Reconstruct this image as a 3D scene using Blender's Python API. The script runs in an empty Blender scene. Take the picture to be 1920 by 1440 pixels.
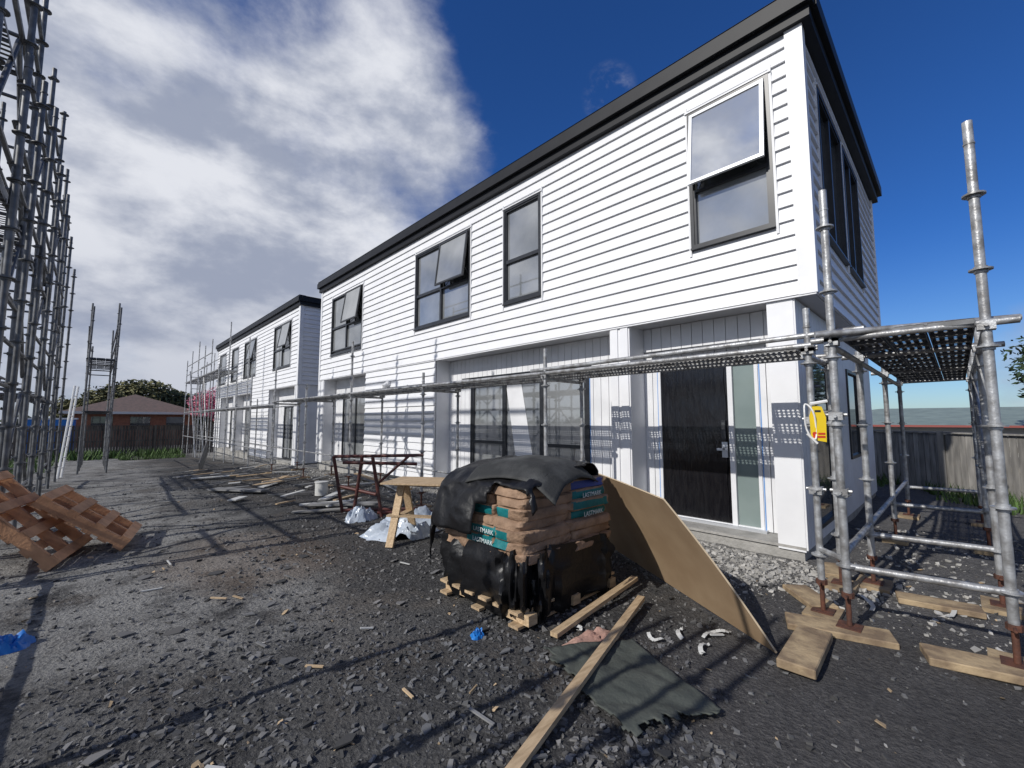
import bpy, math, random
from mathutils import Vector, noise, Matrix
random.seed(7)
R=math.radians
scene=bpy.context.scene
scene.view_settings.view_transform='Standard'
scene.view_settings.look='None'
scene.view_settings.exposure=0
COL=bpy.context.collection

# ------------------------------------------------------------ materials
def nn(nt,t,**k):
    n=nt.nodes.new(t)
    for a,b in k.items(): setattr(n,a,b)
    return n
def mat(name,col,rough=.6,metal=0.,col2=None,nscale=5.,bump=0.,bscale=40.,island=0.,spec=.5,lo=.35,hi=.65,stretch=None,ior=None):
    m=bpy.data.materials.new(name);m.use_nodes=True;nt=m.node_tree
    b=nt.nodes['Principled BSDF'];L=nt.links.new
    b.inputs['Roughness'].default_value=rough;b.inputs['Metallic'].default_value=metal
    b.inputs['Specular IOR Level'].default_value=spec
    if ior:b.inputs['IOR'].default_value=ior
    b.inputs['Base Color'].default_value=(*col,1)
    tc=nn(nt,'ShaderNodeTexCoord');src=tc.outputs['Object']
    if stretch:
        mp=nn(nt,'ShaderNodeMapping');mp.inputs['Scale'].default_value=stretch;L(src,mp.inputs[0]);src=mp.outputs[0]
    out=None
    if col2:
        n=nn(nt,'ShaderNodeTexNoise');n.inputs['Scale'].default_value=nscale;n.inputs['Detail'].default_value=6;L(src,n.inputs['Vector'])
        mr=nn(nt,'ShaderNodeMapRange');mr.inputs[1].default_value=lo;mr.inputs[2].default_value=hi;L(n.outputs['Fac'],mr.inputs[0])
        mx=nn(nt,'ShaderNodeMix',data_type='RGBA');mx.inputs[6].default_value=(*col,1);mx.inputs[7].default_value=(*col2,1)
        L(mr.outputs[0],mx.inputs[0]);out=mx.outputs[2]
        L(out,b.inputs['Base Color'])
    if island:
        g=nn(nt,'ShaderNodeNewGeometry');mr=nn(nt,'ShaderNodeMapRange');mr.inputs[3].default_value=1-island;mr.inputs[4].default_value=1+island
        L(g.outputs['Random Per Island'],mr.inputs[0])
        vm=nn(nt,'ShaderNodeVectorMath',operation='SCALE')
        if out: L(out,vm.inputs[0])
        else: vm.inputs[0].default_value=col
        L(mr.outputs[0],vm.inputs['Scale']);L(vm.outputs[0],b.inputs['Base Color'])
    if bump:
        n=nn(nt,'ShaderNodeTexNoise');n.inputs['Scale'].default_value=bscale;n.inputs['Detail'].default_value=5;L(src,n.inputs['Vector'])
        bp=nn(nt,'ShaderNodeBump');bp.inputs['Strength'].default_value=bump;bp.inputs['Distance'].default_value=.02
        L(n.outputs['Fac'],bp.inputs['Height']);L(bp.outputs[0],b.inputs['Normal'])
    return m
WHITE=mat('white_weatherboard_paint',(.76,.765,.78),.45,col2=(.71,.715,.73),nscale=2.5,bump=.08,bscale=9)
WHITE2=mat('white_panel_paint',(.74,.745,.76),.5,col2=(.66,.665,.68),nscale=3)
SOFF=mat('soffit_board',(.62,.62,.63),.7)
BLACK=mat('black_aluminium',(.018,.02,.024),.35,col2=(.03,.032,.036),nscale=9)
ROOFB=mat('black_gutter_steel',(.010,.011,.014),.5,col2=(.014,.015,.018),nscale=4,spec=.25)
SASH=mat('sash_edge_aluminium',(.55,.57,.6),.35,.4)
GLASS=mat('window_glass',(.15,.16,.165),.03,col2=(.27,.28,.285),nscale=1.1,spec=1.,ior=2.1,bump=.012,bscale=2)
GLASSR=mat('reflective_sash_glass',(.24,.245,.245),.02,col2=(.34,.345,.34),nscale=1.4,spec=1.,ior=4.2,bump=.012,bscale=2)
GLASSD=mat('dark_window_glass',(.03,.034,.036),.03,col2=(.07,.075,.075),nscale=1.0,spec=1.,ior=1.7)
FROST=mat('frosted_green_glass',(.17,.215,.21),.2,col2=(.22,.27,.26),nscale=1.5)
DOOR=mat('black_door_wrapped_plastic',(.006,.006,.008),.14,col2=(.012,.012,.014),nscale=7,bump=.5,bscale=5,stretch=(1,4,.7),spec=.5)
TAPE=mat('blue_masking_tape',(.12,.28,.6),.6)
CONC=mat('raw_concrete',(.36,.35,.33),.9,col2=(.24,.235,.22),nscale=5,bump=.6,bscale=30)
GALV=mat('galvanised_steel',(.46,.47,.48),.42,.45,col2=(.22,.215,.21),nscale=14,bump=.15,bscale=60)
GALVD=mat('shaded_galvanised_steel',(.17,.175,.185),.5,.4,col2=(.09,.09,.09),nscale=10)  # darker copy of galvanised steel; shade of tubes against the light put into colour
RUST=mat('rusty_steel',(.13,.05,.03),.8,.2,col2=(.07,.035,.026),nscale=18,bump=.3)
REDST=mat('red_brown_painted_steel',(.11,.028,.022),.55,.2,col2=(.06,.03,.026),nscale=9)
PINE=mat('pine_timber',(.50,.37,.23),.75,col2=(.34,.24,.14),nscale=6,stretch=(1.5,9,9),bump=.2,island=.18)
SOLE=mat('timber_sole_board',(.38,.285,.17),.8,col2=(.17,.12,.075),nscale=7,bump=.4,bscale=25,island=.12)
PAL=mat('orange_treated_pallet_timber',(.55,.29,.15),.75,col2=(.36,.18,.09),nscale=6,bump=.3,island=.2)
GREYW=mat('weathered_board',(.2,.2,.2),.85,col2=(.11,.11,.11),nscale=5,island=.25)
MDF=mat('hardboard_brown',(.34,.24,.145),.75,col2=(.28,.19,.11),nscale=3.5,bump=.05)
MDFE=mat('hardboard_edge',(.5,.4,.27),.8)
PLASB=mat('black_polythene',(.007,.007,.008),.4,bump=.5,bscale=11,spec=.35)
MATB=mat('black_rubber_mat',(.018,.019,.019),.75,col2=(.07,.072,.07),nscale=4,bump=.3,bscale=60,lo=.45,hi=.7)
MATG=mat('green_grey_building_paper',(.045,.052,.046),.8,col2=(.075,.082,.07),nscale=5,bump=.3,bscale=50)
BAG=mat('brown_paper_sack',(.33,.215,.14),.8,col2=(.22,.14,.09),nscale=9,bump=.9,bscale=22)
TEAL=mat('teal_sack_print',(.0,.17,.18),.6,col2=(.0,.12,.13),nscale=9,bump=.5,bscale=22)
BLUEP=mat('blue_sack_print',(.03,.05,.22),.6)
WPRINT=mat('white_print',(.6,.66,.66),.6)
PLASW=mat('clear_white_plastic_sheet',(.50,.55,.61),.22,col2=(.34,.40,.48),nscale=6,bump=.6,bscale=16)
PLASBL=mat('blue_plastic',(.01,.16,.5),.4)
YEL=mat('yellow_tag_plastic',(.85,.6,.02),.4);RED=mat('red_print',(.6,.05,.02),.5)
CREAM=mat('white_cable_tie',(.75,.75,.73),.5)
FENCE=mat('weathered_paling_timber',(.115,.10,.085),.9,col2=(.06,.052,.045),nscale=3,stretch=(4,4,.7),island=.3)
FENCE2=mat('grey_paling_timber',(.30,.285,.26),.9,col2=(.17,.162,.15),nscale=3,stretch=(4,4,.7),island=.25)
BRICK=mat('brown_brick',(.28,.12,.07),.9,col2=(.2,.08,.05),nscale=6)
TILE=mat('brown_roof_tiles',(.15,.10,.085),.85,col2=(.10,.075,.065),nscale=5)
GROOF=mat('green_steel_roof',(.22,.27,.24),.6,col2=(.17,.21,.19),nscale=2)
WWALL=mat('painted_house_wall',(.62,.60,.56),.8);REDF=mat('red_fascia',(.25,.06,.05),.6)
LEAF=mat('tree_leaves',(.055,.075,.022),.8,island=.5);LEAFD=mat('dark_tree_leaves',(.02,.04,.014),.8,island=.5)
LEAFY=mat('olive_tree_leaves',(.12,.115,.045),.8,island=.5)
PINK=mat('pink_blossom',(.6,.2,.27),.8,island=.3);BARK=mat('bark',(.08,.06,.045),.9)
WEED=mat('weeds_green',(.06,.11,.025),.8,island=.5)
STONE=mat('dark_gravel_stone',(.078,.080,.083),.85,island=.75,col2=(.13,.125,.12),nscale=.7)
STONEL=mat('pale_rubble',(.33,.32,.30),.9,island=.4)
CHIP=mat('timber_offcut_chips',(.38,.28,.17),.8,island=.4)
PAPER=mat('pink_paper_scrap',(.45,.28,.22),.8,col2=(.33,.19,.15),nscale=8,bump=.4)
WTAPE=mat('white_offcut_strip',(.5,.5,.48),.7)

def perf(name,col,pitch,rad,metal=.5):
    m=mat(name,col,.5,metal,col2=tuple(c*.6 for c in col),nscale=8);nt=m.node_tree;L=nt.links.new
    tc=nn(nt,'ShaderNodeTexCoord');sp=nn(nt,'ShaderNodeSeparateXYZ');L(tc.outputs['Object'],sp.inputs[0])
    sq=[]
    for i in range(2):
        a=nn(nt,'ShaderNodeMath',operation='MULTIPLY');a.inputs[1].default_value=1/pitch;L(sp.outputs[i],a.inputs[0])
        f=nn(nt,'ShaderNodeMath',operation='FRACT');L(a.outputs[0],f.inputs[0])
        s=nn(nt,'ShaderNodeMath',operation='SUBTRACT');s.inputs[1].default_value=.5;L(f.outputs[0],s.inputs[0])
        q=nn(nt,'ShaderNodeMath',operation='MULTIPLY');L(s.outputs[0],q.inputs[0]);L(s.outputs[0],q.inputs[1]);sq.append(q)
    ad=nn(nt,'ShaderNodeMath',operation='ADD');L(sq[0].outputs[0],ad.inputs[0]);L(sq[1].outputs[0],ad.inputs[1])
    lt=nn(nt,'ShaderNodeMath',operation='GREATER_THAN');lt.inputs[1].default_value=rad*rad;L(ad.outputs[0],lt.inputs[0])
    L(lt.outputs[0],nt.nodes['Principled BSDF'].inputs['Alpha'])
    return m
DECK=perf('perforated_steel_deck',(.26,.26,.26),.045,.27)
DECK2=perf('perforated_plank_deck',(.15,.15,.155),.05,.19)

# ------------------------------------------------------------ mesh builder
class M:
    def __init__(s):
        s.v=[];s.f=[];s.m=[];s.mats=[]
    def mi(s,m):
        if m not in s.mats:s.mats.append(m)
        return s.mats.index(m)
    def add(s,vs,fs,m):
        o=len(s.v);s.v+=[tuple(v) for v in vs];k=s.mi(m)
        for f in fs:s.f.append(tuple(i+o for i in f));s.m.append(k)
    def box(s,x0,x1,y0,y1,z0,z1,m,T=None):
        vs=[(x,y,z) for x in(x0,x1) for y in(y0,y1) for z in(z0,z1)]
        if T:vs=[T(*v) for v in vs]
        s.add(vs,[(0,1,3,2),(4,6,7,5),(0,4,5,1),(2,3,7,6),(0,2,6,4),(1,5,7,3)],m)
    def tube(s,p,q,r,m,n=10,caps=True):
        p=Vector(p);q=Vector(q);d=(q-p).normalized()
        u=d.orthogonal().normalized();w=d.cross(u)
        vs=[]
        for e in(p,q):
            for i in range(n):
                a=2*math.pi*i/n;vs.append(e+u*math.cos(a)*r+w*math.sin(a)*r)
        fs=[(i,(i+1)%n,n+(i+1)%n,n+i) for i in range(n)]
        if caps:fs+=[tuple(range(n))[::-1],tuple(range(n,2*n))]
        s.add(vs,fs,m)
    def beam(s,p,q,w,h,m,up=(0,0,1)):
        p=Vector(p);q=Vector(q);d=(q-p).normalized();u=Vector(up)
        sd=d.cross(u).normalized();uu=sd.cross(d)
        vs=[e+sd*a*w/2+uu*b*h/2 for e in(p,q) for a in(-1,1) for b in(-1,1)]
        s.add(vs,[(0,1,3,2),(4,6,7,5),(0,4,5,1),(2,3,7,6),(0,2,6,4),(1,5,7,3)],m)
    def obj(s,name,parent=None,smooth=False):
        me=bpy.data.meshes.new(name);me.from_pydata(s.v,[],s.f)
        for m in s.mats:me.materials.append(m)
        me.polygons.foreach_set('material_index',s.m)
        if smooth:me.polygons.foreach_set('use_smooth',[True]*len(s.f))
        me.update();o=bpy.data.objects.new(name,me);COL.objects.link(o)
        if smooth:
            try:
                me.set_sharp_from_angle(angle=R(40))
            except Exception:pass
        if parent:o.parent=parent
        return o
def empty(name):
    o=bpy.data.objects.new(name,None);COL.objects.link(o);o.empty_display_size=.3;return o

# ------------------------------------------------------------ ground
def slope(x,y):
    return -max(0,min(y,34)-10)*.029
def gz(x,y):
    z=slope(x,y)
    if -6<x<14 and -4<y<36:
        z+=.035*noise.noise(Vector((x*.5,y*.5,0)))+.022*noise.noise(Vector((x*1.9,y*1.9,3)))+.010*noise.noise(Vector((x*7,y*7,5)))
    return z
def rng(a,b,s):
    n=int(round((b-a)/s));return [a+(b-a)*i/n for i in range(n+1)]
xs=[-400,-200,-90,-40,-20,-10]+rng(-5,1,.2)+rng(1.06,6,.06)+rng(6.3,14,.3)+[18,26,40,80,180,400]
ys=[-200,-90,-40,-20,-10]+rng(-4,0,.25)+rng(.06,5,.06)+rng(5.12,14,.12)+rng(14.3,36,.3)+[45,60,90,150,260,500]
g=M();vs=[(x,y,gz(x,y)) for y in ys for x in xs];nx=len(xs)
GM=bpy.data.materials.new('gravel_and_dirt_ground');GM.use_nodes=True
g.add(vs,[(j*nx+i,j*nx+i+1,(j+1)*nx+i+1,(j+1)*nx+i) for j in range(len(ys)-1) for i in range(nx-1)],GM)
nt=GM.node_tree;L=nt.links.new;b=nt.nodes['Principled BSDF'];b.inputs['Roughness'].default_value=.92;b.inputs['Specular IOR Level'].default_value=.25
tc=nn(nt,'ShaderNodeTexCoord');sp=nn(nt,'ShaderNodeSeparateXYZ');L(tc.outputs['Object'],sp.inputs[0])
def noi(sc,det=6,rg=.6):
    n=nn(nt,'ShaderNodeTexNoise');n.inputs['Scale'].default_value=sc;n.inputs['Detail'].default_value=det;n.inputs['Roughness'].default_value=rg;L(tc.outputs['Object'],n.inputs['Vector']);return n.outputs['Fac']
def mr(v,a,b_,c=0.,d=1.,t='SMOOTHSTEP'):
    n=nn(nt,'ShaderNodeMapRange',interpolation_type=t);L(v,n.inputs[0]);n.inputs[1].default_value=a;n.inputs[2].default_value=b_;n.inputs[3].default_value=c;n.inputs[4].default_value=d;return n.outputs[0]
def ma(op,a,b_):
    n=nn(nt,'ShaderNodeMath',operation=op)
    for i,q in enumerate((a,b_)):
        if isinstance(q,(int,float)):n.inputs[i].default_value=q
        else:L(q,n.inputs[i])
    return n.outputs[0]
def mix(f,a,b_):
    n=nn(nt,'ShaderNodeMix',data_type='RGBA')
    L(f,n.inputs[0])
    for i,q in((6,a),(7,b_)):
        if isinstance(q,tuple):n.inputs[i].default_value=(*q,1)
        else:L(q,n.inputs[i])
    return n.outputs[2]
fine=noi(30,8,.75);c0=mix(mr(fine,.35,.68),(.034,.034,.035),(.10,.098,.096))
big=noi(.9,6,.65)
c1=mix(mr(big,.46,.66,0,.6),c0,mix(mr(fine,.35,.65),(.09,.075,.062),(.18,.155,.13)))
tx=ma('ADD',sp.outputs[0],ma('MULTIPLY',ma('SUBTRACT',noi(.6,5),.5),3.6))
dust=ma('MULTIPLY',mr(tx,2.3,.7),mr(noi(1.6,9,.72),.34,.56))
dust=ma('MULTIPLY',dust,mr(sp.outputs[1],2.6,4.0,.2,1))
c2=mix(ma('MULTIPLY',dust,.95),c1,mix(mr(fine,.3,.7),(.19,.187,.18),(.34,.335,.32)))
def blob(cx,cy_,rx,ry):
    dx=ma('MULTIPLY',ma('SUBTRACT',sp.outputs[0],cx),1/rx);dy=ma('MULTIPLY',ma('SUBTRACT',sp.outputs[1],cy_),1/ry)
    d=ma('ADD',ma('MULTIPLY',dx,dx),ma('MULTIPLY',dy,dy));d=ma('ADD',d,ma('MULTIPLY',ma('SUBTRACT',noi(1.8,6),.5),1.8))
    return mr(d,1.2,.4)
c3=mix(ma('MULTIPLY',blob(1.3,5.6,.9,1.3),.4),c2,mix(mr(fine,.3,.7),(.14,.10,.07),(.22,.16,.115)))
wall=ma('MULTIPLY',mr(ma('ADD',sp.outputs[0],ma('MULTIPLY',ma('SUBTRACT',noi(1.5,6),.5),1.6)),4.15,5.1),mr(noi(5,7,.7),.30,.56))
wall=ma('MULTIPLY',wall,mr(sp.outputs[0],16,9))
c4=mix(wall,c3,mix(mr(fine,.3,.7),(.22,.215,.205),(.40,.39,.37)))
asp=ma('MULTIPLY',mr(sp.outputs[1],1.9,1.0),mr(sp.outputs[0],1.4,2.4))
c5=mix(ma('MULTIPLY',asp,.8),c4,mix(mr(fine,.3,.7),(.058,.056,.058),(.125,.12,.118)))
c6=mix(mr(noi(.45,4),.5,.62,0,.3),c5,(.028,.027,.027))
L(c6,b.inputs['Base Color'])
vo=nn(nt,'ShaderNodeTexVoronoi');vo.inputs['Scale'].default_value=38;L(tc.outputs['Object'],vo.inputs['Vector'])
hh=ma('ADD',ma('MULTIPLY',vo.outputs['Distance'],.8),ma('ADD',fine,noi(90,4)))
bp=nn(nt,'ShaderNodeBump');bp.inputs['Strength'].default_value=1.;bp.inputs['Distance'].default_value=.02;L(hh,bp.inputs['Height']);L(bp.outputs[0],b.inputs['Normal'])
g.obj('ground',smooth=True)

def stones(name,N,sampler,material,smin,smax,flat=.55,zo=0,pw=3.2):
    q=M();k=q.mi(material);V=[];F=[]
    base=[(-1,-1,-1),(-1,-1,1),(-1,1,-1),(-1,1,1),(1,-1,-1),(1,-1,1),(1,1,-1),(1,1,1)]
    fs=[(0,1,3,2),(4,6,7,5),(0,4,5,1),(2,3,7,6),(0,2,6,4),(1,5,7,3)]
    rd=random.random
    for _ in range(N):
        pt=sampler()
        if not pt:continue
        x,y=pt;s=smin+(smax-smin)*rd()**pw;o=len(V)
        a=rd()*6.28;ca,sa=math.cos(a),math.sin(a);tx=(rd()-.5)*.9;ty=(rd()-.5)*.9
        z0=gz(x,y)+s*.15+zo;lx=s*(.6+.7*rd());ly=s*(.45+.4*rd());lz=s*flat*(.4+.8*rd())
        for bx,by,bz in base:
            px=bx*lx*(.35+.65*rd());py=by*ly*(.35+.65*rd());pz=bz*lz*(.5+.5*rd())+px*tx+py*ty
            V.append((x+px*ca-py*sa,y+px*sa+py*ca,z0+pz))
        F+=[tuple(i+o for i in f) for f in fs]
    q.v=V;q.f=F;q.m=[k]*len(F)
    return q.obj(name)
def samp_main():
    r=1.0+15*random.random()**1.7;a=R(-9+106*random.random())
    x=r*math.sin(a);y=r*math.cos(a)
    if x>5.3 and y>1.0:return None
    if x<1.2 and y>3.6 and random.random()<.6:return None
    if y<1.25 and x>2.2 and random.random()<.86:return None
    if noise.noise(Vector((x*.8,y*.8,9)))<-.25 and random.random()<.6:return None
    return x,y
stones('gravel',76000,samp_main,STONE,.0035,.026,pw=3.0)
def samp_wall():
    y=-1+20*random.random()**1.4;x=5.45-1.5*abs(random.gauss(0,.5))
    if y<1.1:x=4.2+4*random.random()
    return (x,y)
stones('concrete_rubble',7000,samp_wall,STONEL,.005,.036)
def sh():
    x,y=4.9+.3*random.gauss(0,1),1.6+.6*random.gauss(0,1);return (x,y) if x<5.42 else None
stones('concrete_rubble',2400,sh,STONEL,.005,.036)
def samp_any():
    r=1.2+10*random.random()**1.3;a=R(-5+100*random.random());x=r*math.sin(a);y=r*math.cos(a)
    if x>5.3 and y>1.0:return None
    return x,y
stones('scattered_white_chips',500,samp_any,STONEL,.003,.015,.4)
stones('timber_chips',320,samp_any,CHIP,.006,.036,.2,.004)

# ------------------------------------------------------------ houses
def PX(X):
    return lambda a,o,z:(X-o,a,z)
def PY(Y):
    return lambda a,o,z:(a,Y-o,z)
def wb(m,P,a0,a1,z0,z1,ops,pitch=.172,mt=WHITE):
    zt=z0
    cuts=sorted(set([z for op in ops for z in op[2:4]]))
    while zt<z1-1e-4:
        ze=min(zt+pitch,z1)
        lv=[zt]+[c for c in cuts if zt<c<ze]+[ze]
        for i in range(len(lv)-1):
            p,q=lv[i],lv[i+1];mid=(p+q)/2
            iv=[(a0,a1)]
            for o in ops:
                if o[2]<mid<o[3]:
                    nv=[]
                    for s,e in iv:
                        if o[1]<=s or o[0]>=e:nv.append((s,e))
                        else:
                            if o[0]>s:nv.append((s,o[0]))
                            if o[1]<e:nv.append((o[1],e))
                    iv=nv
            op_=.036-.031*(p-zt)/pitch;oq=.036-.031*(q-zt)/pitch
            for s,e in iv:
                m.add([P(s,op_,p),P(e,op_,p),P(e,oq,q),P(s,oq,q)],[(0,1,2,3)],mt)
                if i==0:m.add([P(s,.0,p),P(e,.0,p),P(e,op_,p),P(s,op_,p)],[(0,1,2,3)],mt)
                for t in(s,e):m.add([P(t,-.01,p),P(t,op_,p),P(t,oq,q),P(t,-.01,q)],[(0,1,2,3)],mt)
        zt=ze
def bx(m,P,a0,a1,o0,o1,z0,z1,mt):m.box(a0,a1,o0,o1,z0,z1,mt,T=P)
def frame(m,P,a0,a1,z0,z1,o0,o1,w,mt):
    bx(m,P,a0,a0+w,o0,o1,z0,z1,mt);bx(m,P,a1-w,a1,o0,o1,z0,z1,mt)
    bx(m,P,a0+w,a1-w,o0,o1,z0,z0+w,mt);bx(m,P,a0+w,a1-w,o0,o1,z1-w,z1,mt)
def window(m,P,a0,a1,z0,z1,panes,gl=GLASS,trim=True):
    frame(m,P,a0,a1,z0,z1,-.045,.05,.045,BLACK)
    if trim:
        bx(m,P,a0-.028,a0,-.01,.042,z0-.1,z1+.09,WHITE2);bx(m,P,a1,a1+.028,-.01,.042,z0-.1,z1+.09,WHITE2)
        bx(m,P,a0-.03,a1+.03,0,.06,z1,z1+.02,WHITE2)
        bx(m,P,a0-.0,a1+.0,.0,.075,z0-.022,z0,BLACK)
    for (b0,b1,y0,y1,op) in panes:
        if not op:
            frame(m,P,b0,b1,y0,y1,-.035,.035,.032,BLACK)
            bx(m,P,b0+.03,b1-.03,-.02,-.012,y0+.03,y1-.03,gl)
        else:
            big=op>20
            th=R(op-20 if big else op);zt=y1-.01;h=y1-y0-.01
            def T(a,o,z,P=P,th=th,zt=zt):
                d=zt-z;return P(a,.055+o*math.cos(th)+d*math.sin(th),zt-d*math.cos(th)+o*math.sin(th))
            bx(m,P,b0,b1,-.042,-.03,y0,y1,GLASSD)
            frame(m,T,b0+.005,b1-.005,zt-h,zt,0,.035,.04,SASH if big else BLACK)
            bx(m,T,b0+.035,b1-.035,.012,.02,zt-h+.035,zt-.035,GLASSR if big else gl)
            for aa in(b0+.05,b1-.05):
                p=Vector(P(aa,0,y0+.06));q=Vector(T(aa,0,zt-h*.75));m.tube(p,q,.008,BLACK,6)
def vpanel(m,P,a0,a1,z0,z1,ops=(),w=.15):
    a=a0
    while a<a1-1e-4:
        e=min(a+w,a1)
        segs=[(a,e)]
        for o in ops:
            ns=[]
            for s,t in segs:
                cs=[s]+[c for c in(o[0],o[1]) if s<c<t]+[t]
                ns+=[(cs[i],cs[i+1]) for i in range(len(cs)-1)]
            segs=ns
        for k,(s,t) in enumerate(segs):
            zz=[(z0,z1)];md=(s+t)/2
            for o in ops:
                if o[0]<md<o[1]:
                    zz=[(p,q) for (p,q) in [(z0,o[2]),(o[3],z1)] if q-p>.01]
            for p,q in zz:
                bx(m,P,s+(.004 if k==0 else 0),t-(.004 if k==len(segs)-1 else 0),0,.018,p,q,WHITE2)
        a=e
def house(name,y0,y1,base,wins,alc,boards,endwin,lowlow=1.2-1.0):
    E=empty(name);XF=5.5;XB=11.2;zt=6.0;zb=2.88
    yl=y0+lowlow
    c=M()
    c.box(XF+.055,XB,y0+.055,y1-.03,zb+.02,zt,WHITE2)
    c.box(5.95,XB-.02,yl+.03,y1-.03,.15+base,zb,WHITE2)
    solid=[(s,e) for s,e in alc['solid']]
    for s,e in solid: c.box(XF+.03,5.945,s+.001,e-.001,.15+base,zb-.001,WHITE2)
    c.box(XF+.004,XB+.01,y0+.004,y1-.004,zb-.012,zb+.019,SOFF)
    c.box(XF+.02,XB,yl+.02,y1-.02,base-.5,base+.12,CONC)
    c.box(XF-.005,XB,yl,y1-.01,base+.12,base+.149,CONC)
    c.obj('wall_core',E)
    w=M();P=PX(XF);Q=PY(y0)
    ops=[(a,b,z0,z1) for (a,b,z0,z1,_) in wins]
    wb(w,P,y0+.13,y1-.1,zb,zt,ops)
    bx(w,P,y0-.045,y0+.13,-.01,.045,zb-.01,zt,WHITE)
    bx(w,P,y1-.1,y1,-.01,.045,zb-.01,zt,WHITE)
    eops=[(a,b,z0,z1) for (a,b,z0,z1,_) in endwin]
    wb(w,Q,XF+.10,XB-.1,zb,zt,eops)
    bx(w,Q,XF-.0,XF+.10,-.01,.042,zb-.008,zt-.002,WHITE);bx(w,Q,XB-.1,XB,-.01,.045,zb-.01,zt,WHITE)
    bx(w,P,y0-.03,y1,-.012,.036,zb-.028,zb-.012,WHITE)
    for s,e in boards: wb(w,P,s,e,base+.12,zb-.03,[])
    for s,e in solid:
        if (s,e) not in boards:
            bx(w,P,s,e,-.03,.004,base+.10,zb-.03,WHITE)
            if e-s>.3:bx(w,P,s+.02,s+.14,.0,.022,base+.1,zb-.03,WHITE);bx(w,P,e-.14,e-.02,.0,.022,base+.1,zb-.03,WHITE)
    w.obj('weatherboard_cladding',E)
    r=M()
    gx=XF-.17
    r.box(gx+.07,XF+.03,y0-.13,y1+.08,zt-.03,zt+.10,ROOFB)
    r.box(gx,XF-.035,y0-.17,y1+.1,zt+.10,zt+.27,ROOFB)
    r.box(gx+.03,XF+.1,y0-.15,y1+.1,zt+.27,zt+.34,ROOFB)
    r.box(XF-.035,XB+.17,y0-.19,y0-.04,zt+.10,zt+.28,ROOFB)
    r.box(XF+.03,XB+.12,y0-.125,y0+.05,zt-.03,zt+.10,ROOFB)
    a=(gx+.02,y0-.15,zt+.33);b_=(XB+.15,y0-.15,zt+.33);c_=(XB+.15,y1+.1,zt+.33);d=(gx+.02,y1+.1,zt+.33)
    mx=(XF+XB)/2;e=(mx,y0+3,zt+.9);f=(mx,y1-3,zt+.9)
    r.add([a,b_,c_,d,e,f],[(0,1,4),(1,2,5,4),(2,3,5),(3,0,4,5)],ROOFB)
    r.obj('roof',E)
    g_=M()
    for (a,b,z0,z1,pn) in wins: window(g_,P,a,b,z0,z1,pn)
    for (a,b,z0,z1,pn) in endwin: window(g_,Q,a,b,z0,z1,pn,GLASSD)
    g_.obj('windows',E)
    return E
zw0,zw1,zs=3.69,5.56,4.5
def two(a,b,op=0,oy=zs):return [(a+.04,b-.04,zw0+.04,oy,0),(a+.04,b-.04,oy,zw1-.04,op)]
def four(a,b,op=13):
    m_=(a+b)/2
    return [(a+.04,m_,zw0+.04,zs,0),(m_,b-.04,zw0+.04,zs,0),(a+.04,m_,zs,zw1-.04,op),(m_,b-.04,zs,zw1-.04,0)]
w1=[(1.31,2.28,3.72,5.58,two(1.31,2.28,27.0)),(4.92,5.89,zw0,zw1,two(4.92,5.89)),(6.92,9.08,zw0,zw1,four(6.92,9.08,7)),(12.0,14.3,3.62,5.52,four(12.0,14.3,8))]
sol1=[(1.2,1.46),(3.24,3.57),(8.2,11.7),(14.85,15.3)]
ew=[(6.1,7.6,3.72,5.58,[(6.14,6.85,3.76,5.54,0),(6.85,7.56,3.76,5.54,0)]),(7.75,9.1,3.72,5.58,[(7.79,8.42,3.76,5.54,0),(8.42,9.06,3.76,5.54,0)])]
H1=house('two_storey_house',1.0,15.3,0,w1,{'solid':sol1},[(8.2,11.7)],ew)
w2=[(18.45,20.8,zw0,zw1,four(18.45,20.8,9)),(23.7,26.1,zw0,zw1,four(23.7,26.1,9)),(27.4,29.0,zw0,zw1,two(27.4,29.0)),(30.6,32.4,zw0,zw1,two(30.6,32.4))]
sol2=[(17.5,17.85),(21.3,24.4),(27.8,28.2),(31.6,33.2)]
H2=house('two_storey_house',17.5,33.2,-.3,w2,{'solid':sol2},[(21.3,24.4),(31.6,33.2)],[(7.2,7.9,3.9,5.4,[(7.24,7.86,3.94,5.36,0)])],.02)
Bk=PX(5.92)
m=M()
D0,D1,DZ0,DZ1=1.70,3.02,.15,2.26
vpanel(m,Bk,1.46,3.24,.16,2.86,[(D0,D1,.0,DZ1)])
S0,S1,SZ1=4.25,7.4,2.28
vpanel(m,Bk,3.57,8.2,.16,2.86,[(S0,S1,.0,SZ1)])
vpanel(m,Bk,11.7,14.85,.16,2.86,[(12.3,14.2,.0,2.3)])
LE=PY(1.2)
vpanel(m,LE,5.5,11.1,.12,2.85,[(6.0,7.2,.25,2.3),(8.4,9.6,.9,2.3)])
m.obj('vertical_panel_cladding',H1)
m=M()
frame(m,Bk,D0,D1,DZ0,DZ1,-.025,.035,.04,WHITE2)
bx(m,Bk,2.06,D1-.04,-.01,.012,DZ0+.03,DZ1-.04,DOOR)
for k in range(1,7):bx(m,Bk,2.06+k*.132,2.068+k*.132,.008,.016,DZ0+.05,DZ1-.06,BLACK)
bx(m,Bk,2.0,2.06,-.02,.045,DZ0+.03,DZ1-.04,WHITE2)
bx(m,Bk,D0+.04,2.0,-.01,.0,DZ0+.03,DZ1-.04,FROST)
bx(m,Bk,D0-.04,D1+.02,.0,.10,DZ0-.02,DZ0+.03,SASH)
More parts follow.
